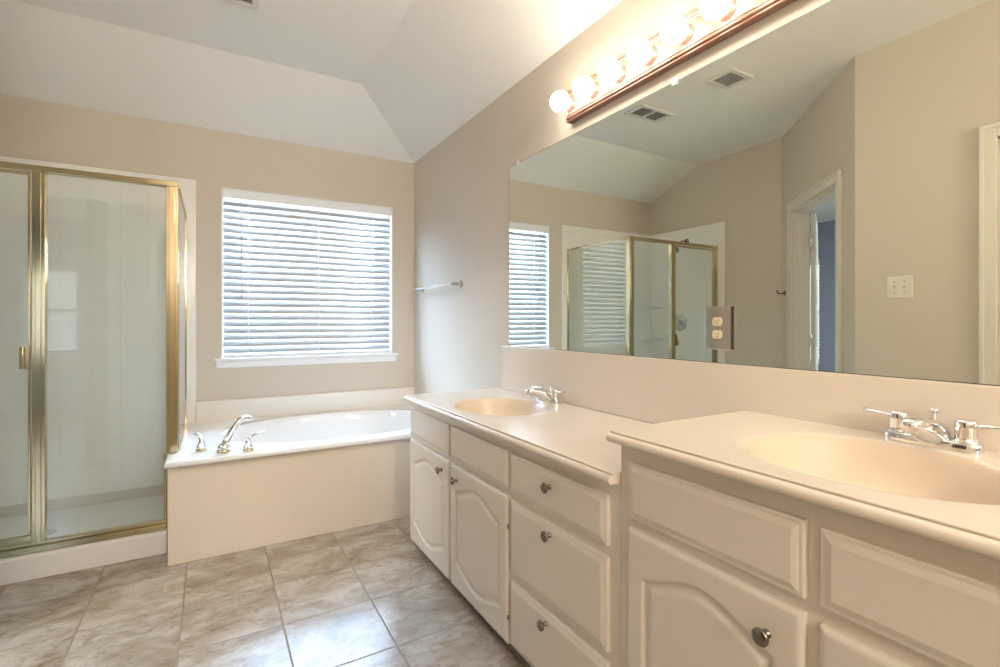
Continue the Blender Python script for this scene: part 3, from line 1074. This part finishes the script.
def arched_door(y0, y1, z0, z1, parent, name='door'):
    """raised-panel door with a cathedral arch at both ends of the panel"""
    my, mz0, mz1, rise = 0.050, 0.105, 0.108, 0.052
    yc = (y0 + y1) / 2
    hw = (y1 - y0) / 2 - my

    def arch(y):
        t = (y - yc) / hw
        if abs(t) >= 1:
            return 0.0
        return rise * (0.5 + 0.5 * math.cos(math.pi * t)) ** 0.75

    def depth(y, z):
        e = min(y - y0, y1 - y, z - z0, z1 - z)
        d = 0.0
        if e < 0.010:
            d = 0.0055 * (1 - e / 0.010) ** 1.5
        sy_ = hw - abs(y - yc)
        a = arch(y)
        da = (arch(y + 1e-3) - arch(y - 1e-3)) / 2e-3
        nk = 1 / math.sqrt(1 + da * da)
        s = min(sy_, (z1 - mz1 + a - z) * nk, (z - (z0 + mz0 - a)) * nk)
        if s > 0:
            if s < 0.004:
                d = max(d, 0.0062 * (s / 0.004))
            elif s < 0.012:
                d = max(d, 0.0062)
            elif s < 0.032:
                q = (s - 0.012) / 0.020
                d = max(d, 0.0062 * (1 - q * q * (3 - 2 * q)) + 0.0005)
            else:
                d = max(d, 0.0005)
        return d
    step = 0.0042
    ny = int((y1 - y0) / step)
    nz = int((z1 - z0) / step)
    ys = [y0 + (y1 - y0) * i / ny for i in range(ny + 1)]
    zs = [z0 + (z1 - z0) * j / nz for j in range(nz + 1)]
    vs = [(DX + depth(y, z), y, z) for z in zs for y in ys]
    n1 = ny + 1
    fs = [(j * n1 + i, j * n1 + i + 1, (j + 1) * n1 + i + 1, (j + 1) * n1 + i) for j in range(nz) for i in range(ny)]
    m = MB()
    m.add(vs, fs, True)
    # sides back to the frame
    loop = [i for i in range(n1)] + [j * n1 + ny for j in range(1, nz + 1)] + [nz * n1 + i for i in range(ny - 1, -1, -1)] + [j * n1 for j in range(nz - 1, 0, -1)]
    lv = [vs[i] for i in loop] + [(FX, vs[i][1], vs[i][2]) for i in loop]
    k = len(loop)
    m.add(lv, [(i, (i + 1) % k, k + (i + 1) % k, k + i) for i in range(k)])
    return build(m, name, M['cabinet'], parent)


def hinge_pin(parent, y, z):
    q = MB().tube([(DX + 0.004, y, z - 0.006), (DX + 0.004, y, z + 0.006)], 0.004, 8)
    build(q, 'hinge', M['nickel'], parent)


# ---- low vanity (far)
TK = 0.057
LTOP = 0.782
lv = thing('vanity_cabinet', 'long lower cream vanity cabinet with three drawers and two arched doors, next to the tub', 'cabinet',
           ((FX + XBK) / 2, (YJ + LY1) / 2, 0), 'vanity cabinets')
m = MB()
m.box(FX, FX + 0.02, YJ + 0.001, LY1, TK, LTOP)
m.box(FX + 0.02, XBK, LY1 - 0.018, LY1, TK, LTOP)
m.box(FX + 0.02, XBK, YJ + 0.001, YJ + 0.019, TK, LTOP)
m.box(FX + 0.02, XBK, YJ + 0.019, LY1 - 0.018, TK, TK + 0.018)
build(m, 'body', M['cabinet'], lv, bevel=0.002)
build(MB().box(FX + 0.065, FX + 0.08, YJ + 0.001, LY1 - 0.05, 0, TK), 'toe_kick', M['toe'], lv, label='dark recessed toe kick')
slab_front(2.010, 2.492, 0.607, 0.747, 'false_front', lv)
slab_front(1.500, 1.983, 0.607, 0.745, 'false_front', lv)
d = arched_door(2.006, 2.492, 0.062, 0.588, lv)
knob(d, 2.072, 0.532)
d = arched_door(1.500, 1.983, 0.062, 0.584, lv)
knob(d, 1.915, 0.528)
hinge_pin(d, 1.496, 0.48)
hinge_pin(d, 1.496, 0.16)
d = slab_front(0.992, 1.480, 0.607, 0.742, 'drawer', lv)
knob(d, 1.242, 0.694)
d = slab_front(0.992, 1.480, 0.325, 0.576, 'drawer', lv)
knob(d, 1.242, 0.545)
d = slab_front(0.992, 1.482, 0.072, 0.295, 'drawer', lv)
knob(d, 1.262, 0.262)

# ---- tall vanity (near)
RTOP = 0.890
rv = thing('vanity_cabinet', 'taller cream vanity cabinet at the right of the photo, under the near sink', 'cabinet',
           ((FX + XBK) / 2, (RY0 + YJ) / 2, 0), 'vanity cabinets')
m = MB()
m.box(FX, FX + 0.02, RY0, YJ, TK, RTOP)
m.box(FX + 0.02, XBK, YJ - 0.018, YJ, TK, RTOP)
m.box(FX + 0.02, XBK, RY0, RY0 + 0.018, TK, RTOP)
m.box(FX + 0.02, XBK, RY0 + 0.018, YJ - 0.018, TK, TK + 0.018)
build(m, 'body', M['cabinet'], rv, bevel=0.002)
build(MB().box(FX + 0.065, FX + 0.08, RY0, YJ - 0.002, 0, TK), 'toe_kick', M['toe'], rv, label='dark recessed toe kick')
slab_front(0.486, 0.914, 0.712, 0.851, 'false_front', rv)
slab_front(0.032, 0.460, 0.712, 0.849, 'false_front', rv)
d = arched_door(0.486, 0.914, 0.062, 0.687, rv)
knob(d, 0.551, 0.618)
d = arched_door(0.032, 0.460, 0.062, 0.681, rv)
knob(d, 0.395, 0.618)


# ---- cultured marble tops with moulded-in basins
def lip(ztop):
    """ogee and bead along the front edge, closed (x, z) profile"""
    x0 = 0.905
    pr = [(0.93, ztop), (0.8935, ztop), (0.8915, ztop - 0.0012), (0.8910, ztop - 0.0030), (0.8930, ztop - 0.0050), (0.8935, ztop - 0.0065)]
    c, r = (0.8885, ztop - 0.0175), 0.0115
    for k in range(0, 11):
        a = math.radians(72 + k * 20)
        pr.append((c[0] + r * math.cos(a), c[1] + r * math.sin(a)))
    pr += [(0.900, ztop - 0.0285), (0.903, ztop - 0.031), (0.93, ztop - 0.031)]
    return pr


def countertop(y0, y1, ztop, yc, label, x_end=1.459):
    bowl = MB()
    t = thing('countertop', label, 'countertop', ((0.9 + x_end) / 2, (y0 + y1) / 2, ztop - 0.031), 'vanity countertops')
    m = MB()
    prof = [(1.10, 0, 0), (1.05, -0.0012, 0), (1.015, -0.004, 0), (0.985, -0.010, 0), (0.955, -0.021, 0), (0.915, -0.040, 0), (0.86, -0.064, 0),
            (0.78, -0.088, 0), (0.66, -0.108, 0), (0.50, -0.122, 0), (0.30, -0.130, 0), (0.10, -0.134, 0), (0.06, -0.135, 0)]
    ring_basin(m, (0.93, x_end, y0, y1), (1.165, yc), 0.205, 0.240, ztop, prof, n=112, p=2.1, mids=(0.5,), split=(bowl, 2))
    m.extrude_y(lip(ztop), y0, y1)
    # underside edges
    m.poly([(0.93, y1, ztop), (x_end, y1, ztop), (x_end, y1, ztop - 0.031), (0.93, y1, ztop - 0.031)])
    m.poly([(0.93, y0, ztop), (x_end, y0, ztop), (x_end, y0, ztop - 0.031), (0.93, y0, ztop - 0.031)])
    build(m, 'slab', M['marble'], t)
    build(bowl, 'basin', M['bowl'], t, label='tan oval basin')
    q = MB().lathe((1.165, yc, ztop - 0.1355), (0, 0, 1), [(0, 0.024), (0.003, 0.024), (0.005, 0.020), (0.003, 0.016), (0.006, 0.012), (0.007, 0.002)])
    build(q, 'drain', M['chrome'], t)
    return t


LZ, RZ = 0.813, 0.9223
countertop(YJ + 0.002, 2.527, LZ, 1.985, 'cream marble top with moulded basin on the lower far vanity')
countertop(RY0, 0.964, RZ, 0.488, 'cream marble top with moulded basin on the taller near vanity')
# splash panel behind both vanities
m = MB()
m.box(1.460, XR - 0.001, RY0, 2.490, RZ - 0.11, 1.064)
tag(build(m, 'vanity_backsplash', M['marble'], bevel=0.003), 'long cream splash panel between the vanity tops and the mirror', 'backsplash')


# ---- lavatory faucets
def lav_faucet(yc, z, label, xc=1.418):
    f = thing('sink_faucet', label, 'faucet', (xc, yc, z), 'chrome sink faucets')
    # base: long rounded plate
    m = MB()
    hl, hwid = 0.090, 0.026

    def outline(k, zz):
        r = []
        for i in range(40):
            a = 2 * math.pi * i / 40
            cx_, sy_ = math.cos(a), math.sin(a)
            ee = 0.42
            r.append((xc + hwid * k * math.copysign(abs(cx_) ** 0.75, cx_), yc + (hl - hwid * (1 - k)) * math.copysign(abs(sy_) ** ee, sy_), zz))
        return r
    rings = [outline(1.0, z), outline(1.0, z + 0.012), outline(0.93, z + 0.018), outline(0.75, z + 0.021)]
    vs = [p for r in rings for p in r]
    fs = []
    for i in range(3):
        for k in range(40):
            k2 = (k + 1) % 40
            fs.append((i * 40 + k, i * 40 + k2, (i + 1) * 40 + k2, (i + 1) * 40 + k))
    fs.append(tuple(120 + k for k in range(40)))
    m.add(vs, fs, True)
    build(m, 'base', M['chrome'], f)
    # spout: broad at the base, rising forward to a rounded nose
    secs = [(0.014, 0.020, 0.034, 0.018), (0.004, 0.026, 0.038, 0.025), (-0.014, 0.032, 0.036, 0.029), (-0.036, 0.040, 0.031, 0.028), (-0.060, 0.048, 0.026, 0.024),
            (-0.086, 0.055, 0.022, 0.018), (-0.108, 0.057, 0.019, 0.0135), (-0.121, 0.055, 0.013, 0.009)]
    vs, fs = [], []
    sg = 20
    for dx, dz, wy, hz in secs:
        for k in range(sg):
            a = 2 * math.pi * k / sg
            ca, sa = math.cos(a), math.sin(a)
            vs.append((xc + dx, yc + wy * math.copysign(abs(ca) ** 0.8, ca), z + dz + hz * math.copysign(abs(sa) ** 0.8, sa)))
    for i in range(len(secs) - 1):
        for k in range(sg):
            k2 = (k + 1) % sg
            fs.append((i * sg + k, i * sg + k2, (i + 1) * sg + k2, (i + 1) * sg + k))
    fs.append(tuple(range(sg)))
    fs.append(tuple((len(secs) - 1) * sg + k for k in range(sg)))
    m = MB()
    m.add(vs, fs, True)
    sp_ = build(m, 'spout', M['chrome'], f)
    q = MB().lathe((xc - 0.103, yc, z + 0.054), (0, 0, -1), [(0, 0.0125), (0.014, 0.0125), (0.015, 0.010), (0.013, 0.002)])
    build(q, 'aerator', M['chrome'], sp_)
    for s in (-1, 1):
        yy = yc + s * 0.061
        q = MB().lathe((xc, yy, z + 0.019), (0, 0, 1), [(0, 0.0235), (0.004, 0.0235), (0.006, 0.020), (0.010, 0.0195), (0.030, 0.0205), (0.042, 0.0205), (0.047, 0.019), (0.049, 0.012), (0.0495, 0.002)])
        q.tube([(xc, yy + s * 0.012, z + 0.054), (xc, yy + s * 0.030, z + 0.057), (xc, yy + s * 0.055, z + 0.059), (xc, yy + s * 0.074, z + 0.061)],
               [0.011, 0.010, 0.009, 0.0085], 12, squash=((0, 0, 1), 0.55))
        build(q, 'handle', M['chrome'], f)
    q = MB().tube([(xc + 0.018, yc, z + 0.018), (xc + 0.018, yc, z + 0.070)], 0.003, 8)
    q.lathe((xc + 0.018, yc, z + 0.070), (0, 0, 1), [(0, 0.004), (0.004, 0.009), (0.009, 0.010), (0.012, 0.007), (0.013, 0.001)])
    build(q, 'lift_rod', M['chrome'], f)
    return f


lav_faucet(0.481, RZ, 'chrome two-handle faucet on the taller vanity, nearest the camera')
lav_faucet(1.975, LZ, 'chrome two-handle faucet on the lower vanity, nearer the tub')

# ================================================================ MIRROR, OUTLET, LIGHT BAR
MX = 1.465
MZ0, MZ1, MY0, MY1 = 1.066, 2.081, RY0, 2.413
mir = thing('mirror', 'large frameless wall mirror above both vanities', 'mirror', (MX, (MY0 + MY1) / 2, MZ0))
m = MB()
m.poly([(MX, MY0, MZ0), (MX, MY1, MZ0), (MX, MY1, MZ1), (MX, MY0, MZ1)])
build(m, 'mirror_glass', M['mirror'], mir)
m = MB()
e = 0.0015
m.box(MX, XR - 0.0005, MY0 - e, MY1 + e, MZ0 - e, MZ0 + 0.0005)
m.box(MX, XR - 0.0005, MY0 - e, MY1 + e, MZ1 - 0.0005, MZ1 + e)
m.box(MX, XR - 0.0005, MY1 - 0.0005, MY1 + e, MZ0, MZ1)
m.box(MX, XR - 0.0005, MY0 - e, MY0 + 0.0005, MZ0, MZ1)
m.box(MX + 0.001, XR - 0.0005, MY0, MY1, MZ0, MZ1)
build(m, 'mirror_edge', M['mirror_edge'], mir, label='dark mirror edge')
for yc in (2.319, 1.244):
    q = MB()
    q.box(MX - 0.005, MX - 0.0005, yc - 0.011, yc + 0.011, MZ1 - 0.012, MZ1 + 0.012)
    q.box(MX - 0.0005, XR - 0.0005, yc - 0.009, yc + 0.009, MZ1 + 0.0016, MZ1 + 0.012)
    build(q, 'mirror_clip', M['clip'], mir, bevel=0.002, label='clear plastic clip')

ot = thing('wall_outlet', 'shiny metal outlet plate with two ivory sockets mounted on the mirror', 'outlet', (MX, 1.060, 1.182))
oy0, oy1, oz0, oz1 = 1.012, 1.109, 1.110, 1.254
m = MB()
m.box(MX - 0.011, MX - 0.007, oy0, oy1, oz0, oz1)
build(m, 'cover_plate', M['plate'], ot, bevel=0.0015)
m = MB()
m.box(MX - 0.007, MX - 0.0006, oy0 + 0.006, oy1 - 0.006, oz0 + 0.006, oz1 - 0.006)
build(m, 'mounting_box', M['dark'], ot)
for zc in (1.182 + 0.0215, 1.182 - 0.0215):
    r = []
    m = MB()
    pr = []
    for k in range(32):
        a = 2 * math.pi * k / 32
        pr.append((1.060 + 0.0185 * math.cos(a), max(zc - 0.0135, min(zc + 0.0135, zc + 0.0185 * math.sin(a)))))
    m.extrude_x(pr, MX - 0.0135, MX - 0.0105)
    rc = build(m, 'receptacle', M['ivory'], ot, label='ivory socket')
    q = MB()
    q.box(MX - 0.0139, MX - 0.0134, 1.060 - 0.0062, 1.060 - 0.0050, zc - 0.002, zc + 0.008)
    q.box(MX - 0.0139, MX - 0.0134, 1.060 + 0.0050, 1.060 + 0.0062, zc - 0.002, zc + 0.006)
    q.tube([(MX - 0.0139, 1.060, zc - 0.0062), (MX - 0.0134, 1.060, zc - 0.0062)], 0.0026, 10)
    build(q, 'socket_slots', M['dark'], rc, label='dark slots')
q = MB().lathe((MX - 0.0105, 1.060, 1.182), (-1, 0, 0), [(0, 0.003), (0.0012, 0.0028), (0.0015, 0.001)], 12)
build(q, 'plate_screw', M['nickel'], ot)

# light bar
LBY1, LBY0 = 1.842, 0.600
vl = thing('vanity_light', 'long rose metal bar light with glowing globe bulbs above the mirror', 'light fixture', (XR, (LBY0 + LBY1) / 2, 2.19))
zc = 2.204
m = MB()
m.extrude_y([(XR - 0.001, zc - 0.066), (XR - 0.036, zc - 0.066), (XR - 0.042, zc - 0.050), (XR - 0.042, zc + 0.050), (XR - 0.036, zc + 0.066), (XR - 0.001, zc + 0.066)], LBY0, LBY1)
build(m, 'back_plate', M['copper'], vl, bevel=0.002)
for s in (-1, 1):
    for k, (o, r) in enumerate(((0.044, 0.0045), (0.056, 0.0060), (0.068, 0.0045))):
        q = MB()
        xx = XR - 0.041 + (0.004 if k == 2 else 0.0)
        q.tube([(xx, LBY0 - 0.002, zc + s * o), (xx, LBY1 + 0.002, zc + s * o)], r, 10)
        build(q, 'moulding', M['copper_trim'], vl)
for e_ in (LBY0, LBY1):
    q = MB().box(XR - 0.046, XR - 0.001, e_ - 0.005, e_ + 0.005, zc - 0.071, zc + 0.071)
    build(q, 'end_cap', M['copper_trim'], vl, bevel=0.003)
by = 1.810
for k in range(8):
    yb = by - 0.1605 * k
    s_ = build(MB().lathe((XR - 0.041, yb, zc), (-1, 0, 0), [(0, 0.034), (0.003, 0.034), (0.007, 0.029), (0.016, 0.027), (0.019, 0.024), (0.019, 0.012)], 24), 'socket', M['copper'], vl)
    q = MB()
    q.lathe((XR - 0.058, yb, zc), (-1, 0, 0), [(0, 0.014), (0.006, 0.016), (0.010, 0.020)], 20)
    q.sphere((XR - 0.102, yb, zc), 0.0455, 28, 18)
    build(q, 'bulb', M['bulb'], vl, label='glowing white globe bulb')

# ================================================================ SMALL WALL FITTINGS
# towel bar on the mirror wall above the tub
tb = thing('towel_bar', 'pale towel bar with chrome ends on the wall between tub and mirror', 'towel bar', (XR, 3.4, 1.46))
ty0, ty1, tz, tx = 3.055, 3.760, 1.460, XR - 0.062
for yy in (ty0, ty1):
    q = MB().lathe((XR - 0.0005, yy, tz), (-1, 0, 0), [(0, 0.024), (0.006, 0.024), (0.010, 0.016), (0.018, 0.011), (0.045, 0.010), (0.054, 0.0135), (0.066, 0.0135), (0.074, 0.009), (0.076, 0.002)], 20)
    build(q, 'post', M['pewter'], tb, label='grey metal post')
q = MB().tube([(tx, ty0 + 0.004, tz), (tx, ty1 + 0.03, tz)], 0.0085, 14)
build(q, 'bar', M['acrylic_bar'], tb)

# ceiling vents
def vent(label, x0, x1, y0, y1, nslat, split):
    v = thing('ceiling_vent', label, 'vent', ((x0 + x1) / 2, (y0 + y1) / 2, ZT - 0.014), 'ceiling vents')
    f = 0.032
    m = MB()
    z0, z1 = ZT - 0.014, ZT - 0.0005
    m.box(x0, x1, y0, y0 + f, z0, z1)
    m.box(x0, x1, y1 - f, y1, z0, z1)
    m.box(x0, x0 + f, y0 + f, y1 - f, z0, z1)
    m.box(x1 - f, x1, y0 + f, y1 - f, z0, z1)
    if split:
        xm = (x0 + x1) / 2
        m.box(xm - 0.010, xm + 0.010, y0 + f, y1 - f, z0, z1)
    build(m, 'frame', M['vent'], v, bevel=0.004)
    build(MB().box(x0 + f, x1 - f, y0 + f, y1 - f, ZT - 0.004, ZT - 0.0012), 'backing', M['vent_dark'], v)
    m = MB()
    w = (y1 - y0 - 2 * f)
    for k in range(nslat):
        yy = y0 + f + w * (k + 0.5) / nslat
        h_ = w / nslat * 0.42
        vs = []
        for xx in (x0 + f, x1 - f):
            vs += [(xx, yy - h_, ZT - 0.0125), (xx, yy - h_ + 0.002, ZT - 0.0135), (xx, yy + h_, ZT - 0.0045), (xx, yy + h_ - 0.002, ZT - 0.0040)]
        m.add(vs, [(0, 1, 5, 4), (1, 2, 6, 5), (2, 3, 7, 6), (3, 0, 4, 7), (0, 3, 2, 1), (4, 5, 6, 7)])
    build(m, 'louvres', M['vent'], v)
    return v


vent('white louvred ceiling register nearer the window, split down the middle', -0.135, 0.205, 2.605, 2.800, 7, True)
v2 = vent('square exhaust fan grille farther from the window, seen in the mirror', -0.115, 0.110, 1.950, 2.150, 11, False)

# double light switch on the near wall
ls = thing('light_switch', 'double toggle light switch plate on the warm wall in the mirror', 'light switch', (XW, 1.278, 1.396))
m = MB().box(XW, XW + 0.006, 1.218, 1.338, 1.336, 1.458)
build(m, 'switch_plate', M['switch'], ls, bevel=0.003, seg=3)
for yy in (1.255, 1.301):
    q = MB().box(XW + 0.006, XW + 0.0062, yy - 0.006, yy + 0.006, 1.383, 1.411)
    q.add([(XW + 0.007, yy - 0.004, 1.390), (XW + 0.007, yy + 0.004, 1.390), (XW + 0.007, yy + 0.004, 1.404), (XW + 0.007, yy - 0.004, 1.404),
           (XW + 0.019, yy - 0.0035, 1.403), (XW + 0.019, yy + 0.0035, 1.403), (XW + 0.017, yy + 0.0035, 1.411), (XW + 0.017, yy - 0.0035, 1.411)],
          [(0, 1, 5, 4), (1, 2, 6, 5), (2, 3, 7, 6), (3, 0, 4, 7), (4, 5, 6, 7), (0, 3, 2, 1)])
    build(q, 'toggle', M['ivory'], ls, bevel=0.001)
    for dz in (-0.030, 0.030):
        q = MB().lathe((XW + 0.006, yy, 1.397 + dz), (1, 0, 0), [(0, 0.003), (0.001, 0.0027), (0.0013, 0.001)], 10)
        build(q, 'plate_screw', M['nickel'], ls)

# robe hook on the angled wall beside the doorway
hk = Vector(A) + ua * 0.10
hn = -na
rh = thing('robe_hook', 'small metal robe hook on the angled wall beside the doorway casing', 'hook', (hk[0], hk[1], 1.445))
q = MB().lathe((hk[0] + hn[0] * 0.0005, hk[1] + hn[1] * 0.0005, 1.445), (hn[0], hn[1], 0), [(0, 0.020), (0.006, 0.019), (0.010, 0.010), (0.010, 0.002)], 20)
build(q, 'mount', M['nickel'], rh)
q = MB().tube([(hk[0] + hn[0] * t_, hk[1] + hn[1] * t_, 1.445 + dz) for t_, dz in ((0.008, 0.0), (0.030, -0.004), (0.050, -0.002), (0.060, 0.012), (0.062, 0.026))],
              [0.007, 0.007, 0.0065, 0.0065, 0.008], 10)
build(q, 'hook', M['nickel'], rh)
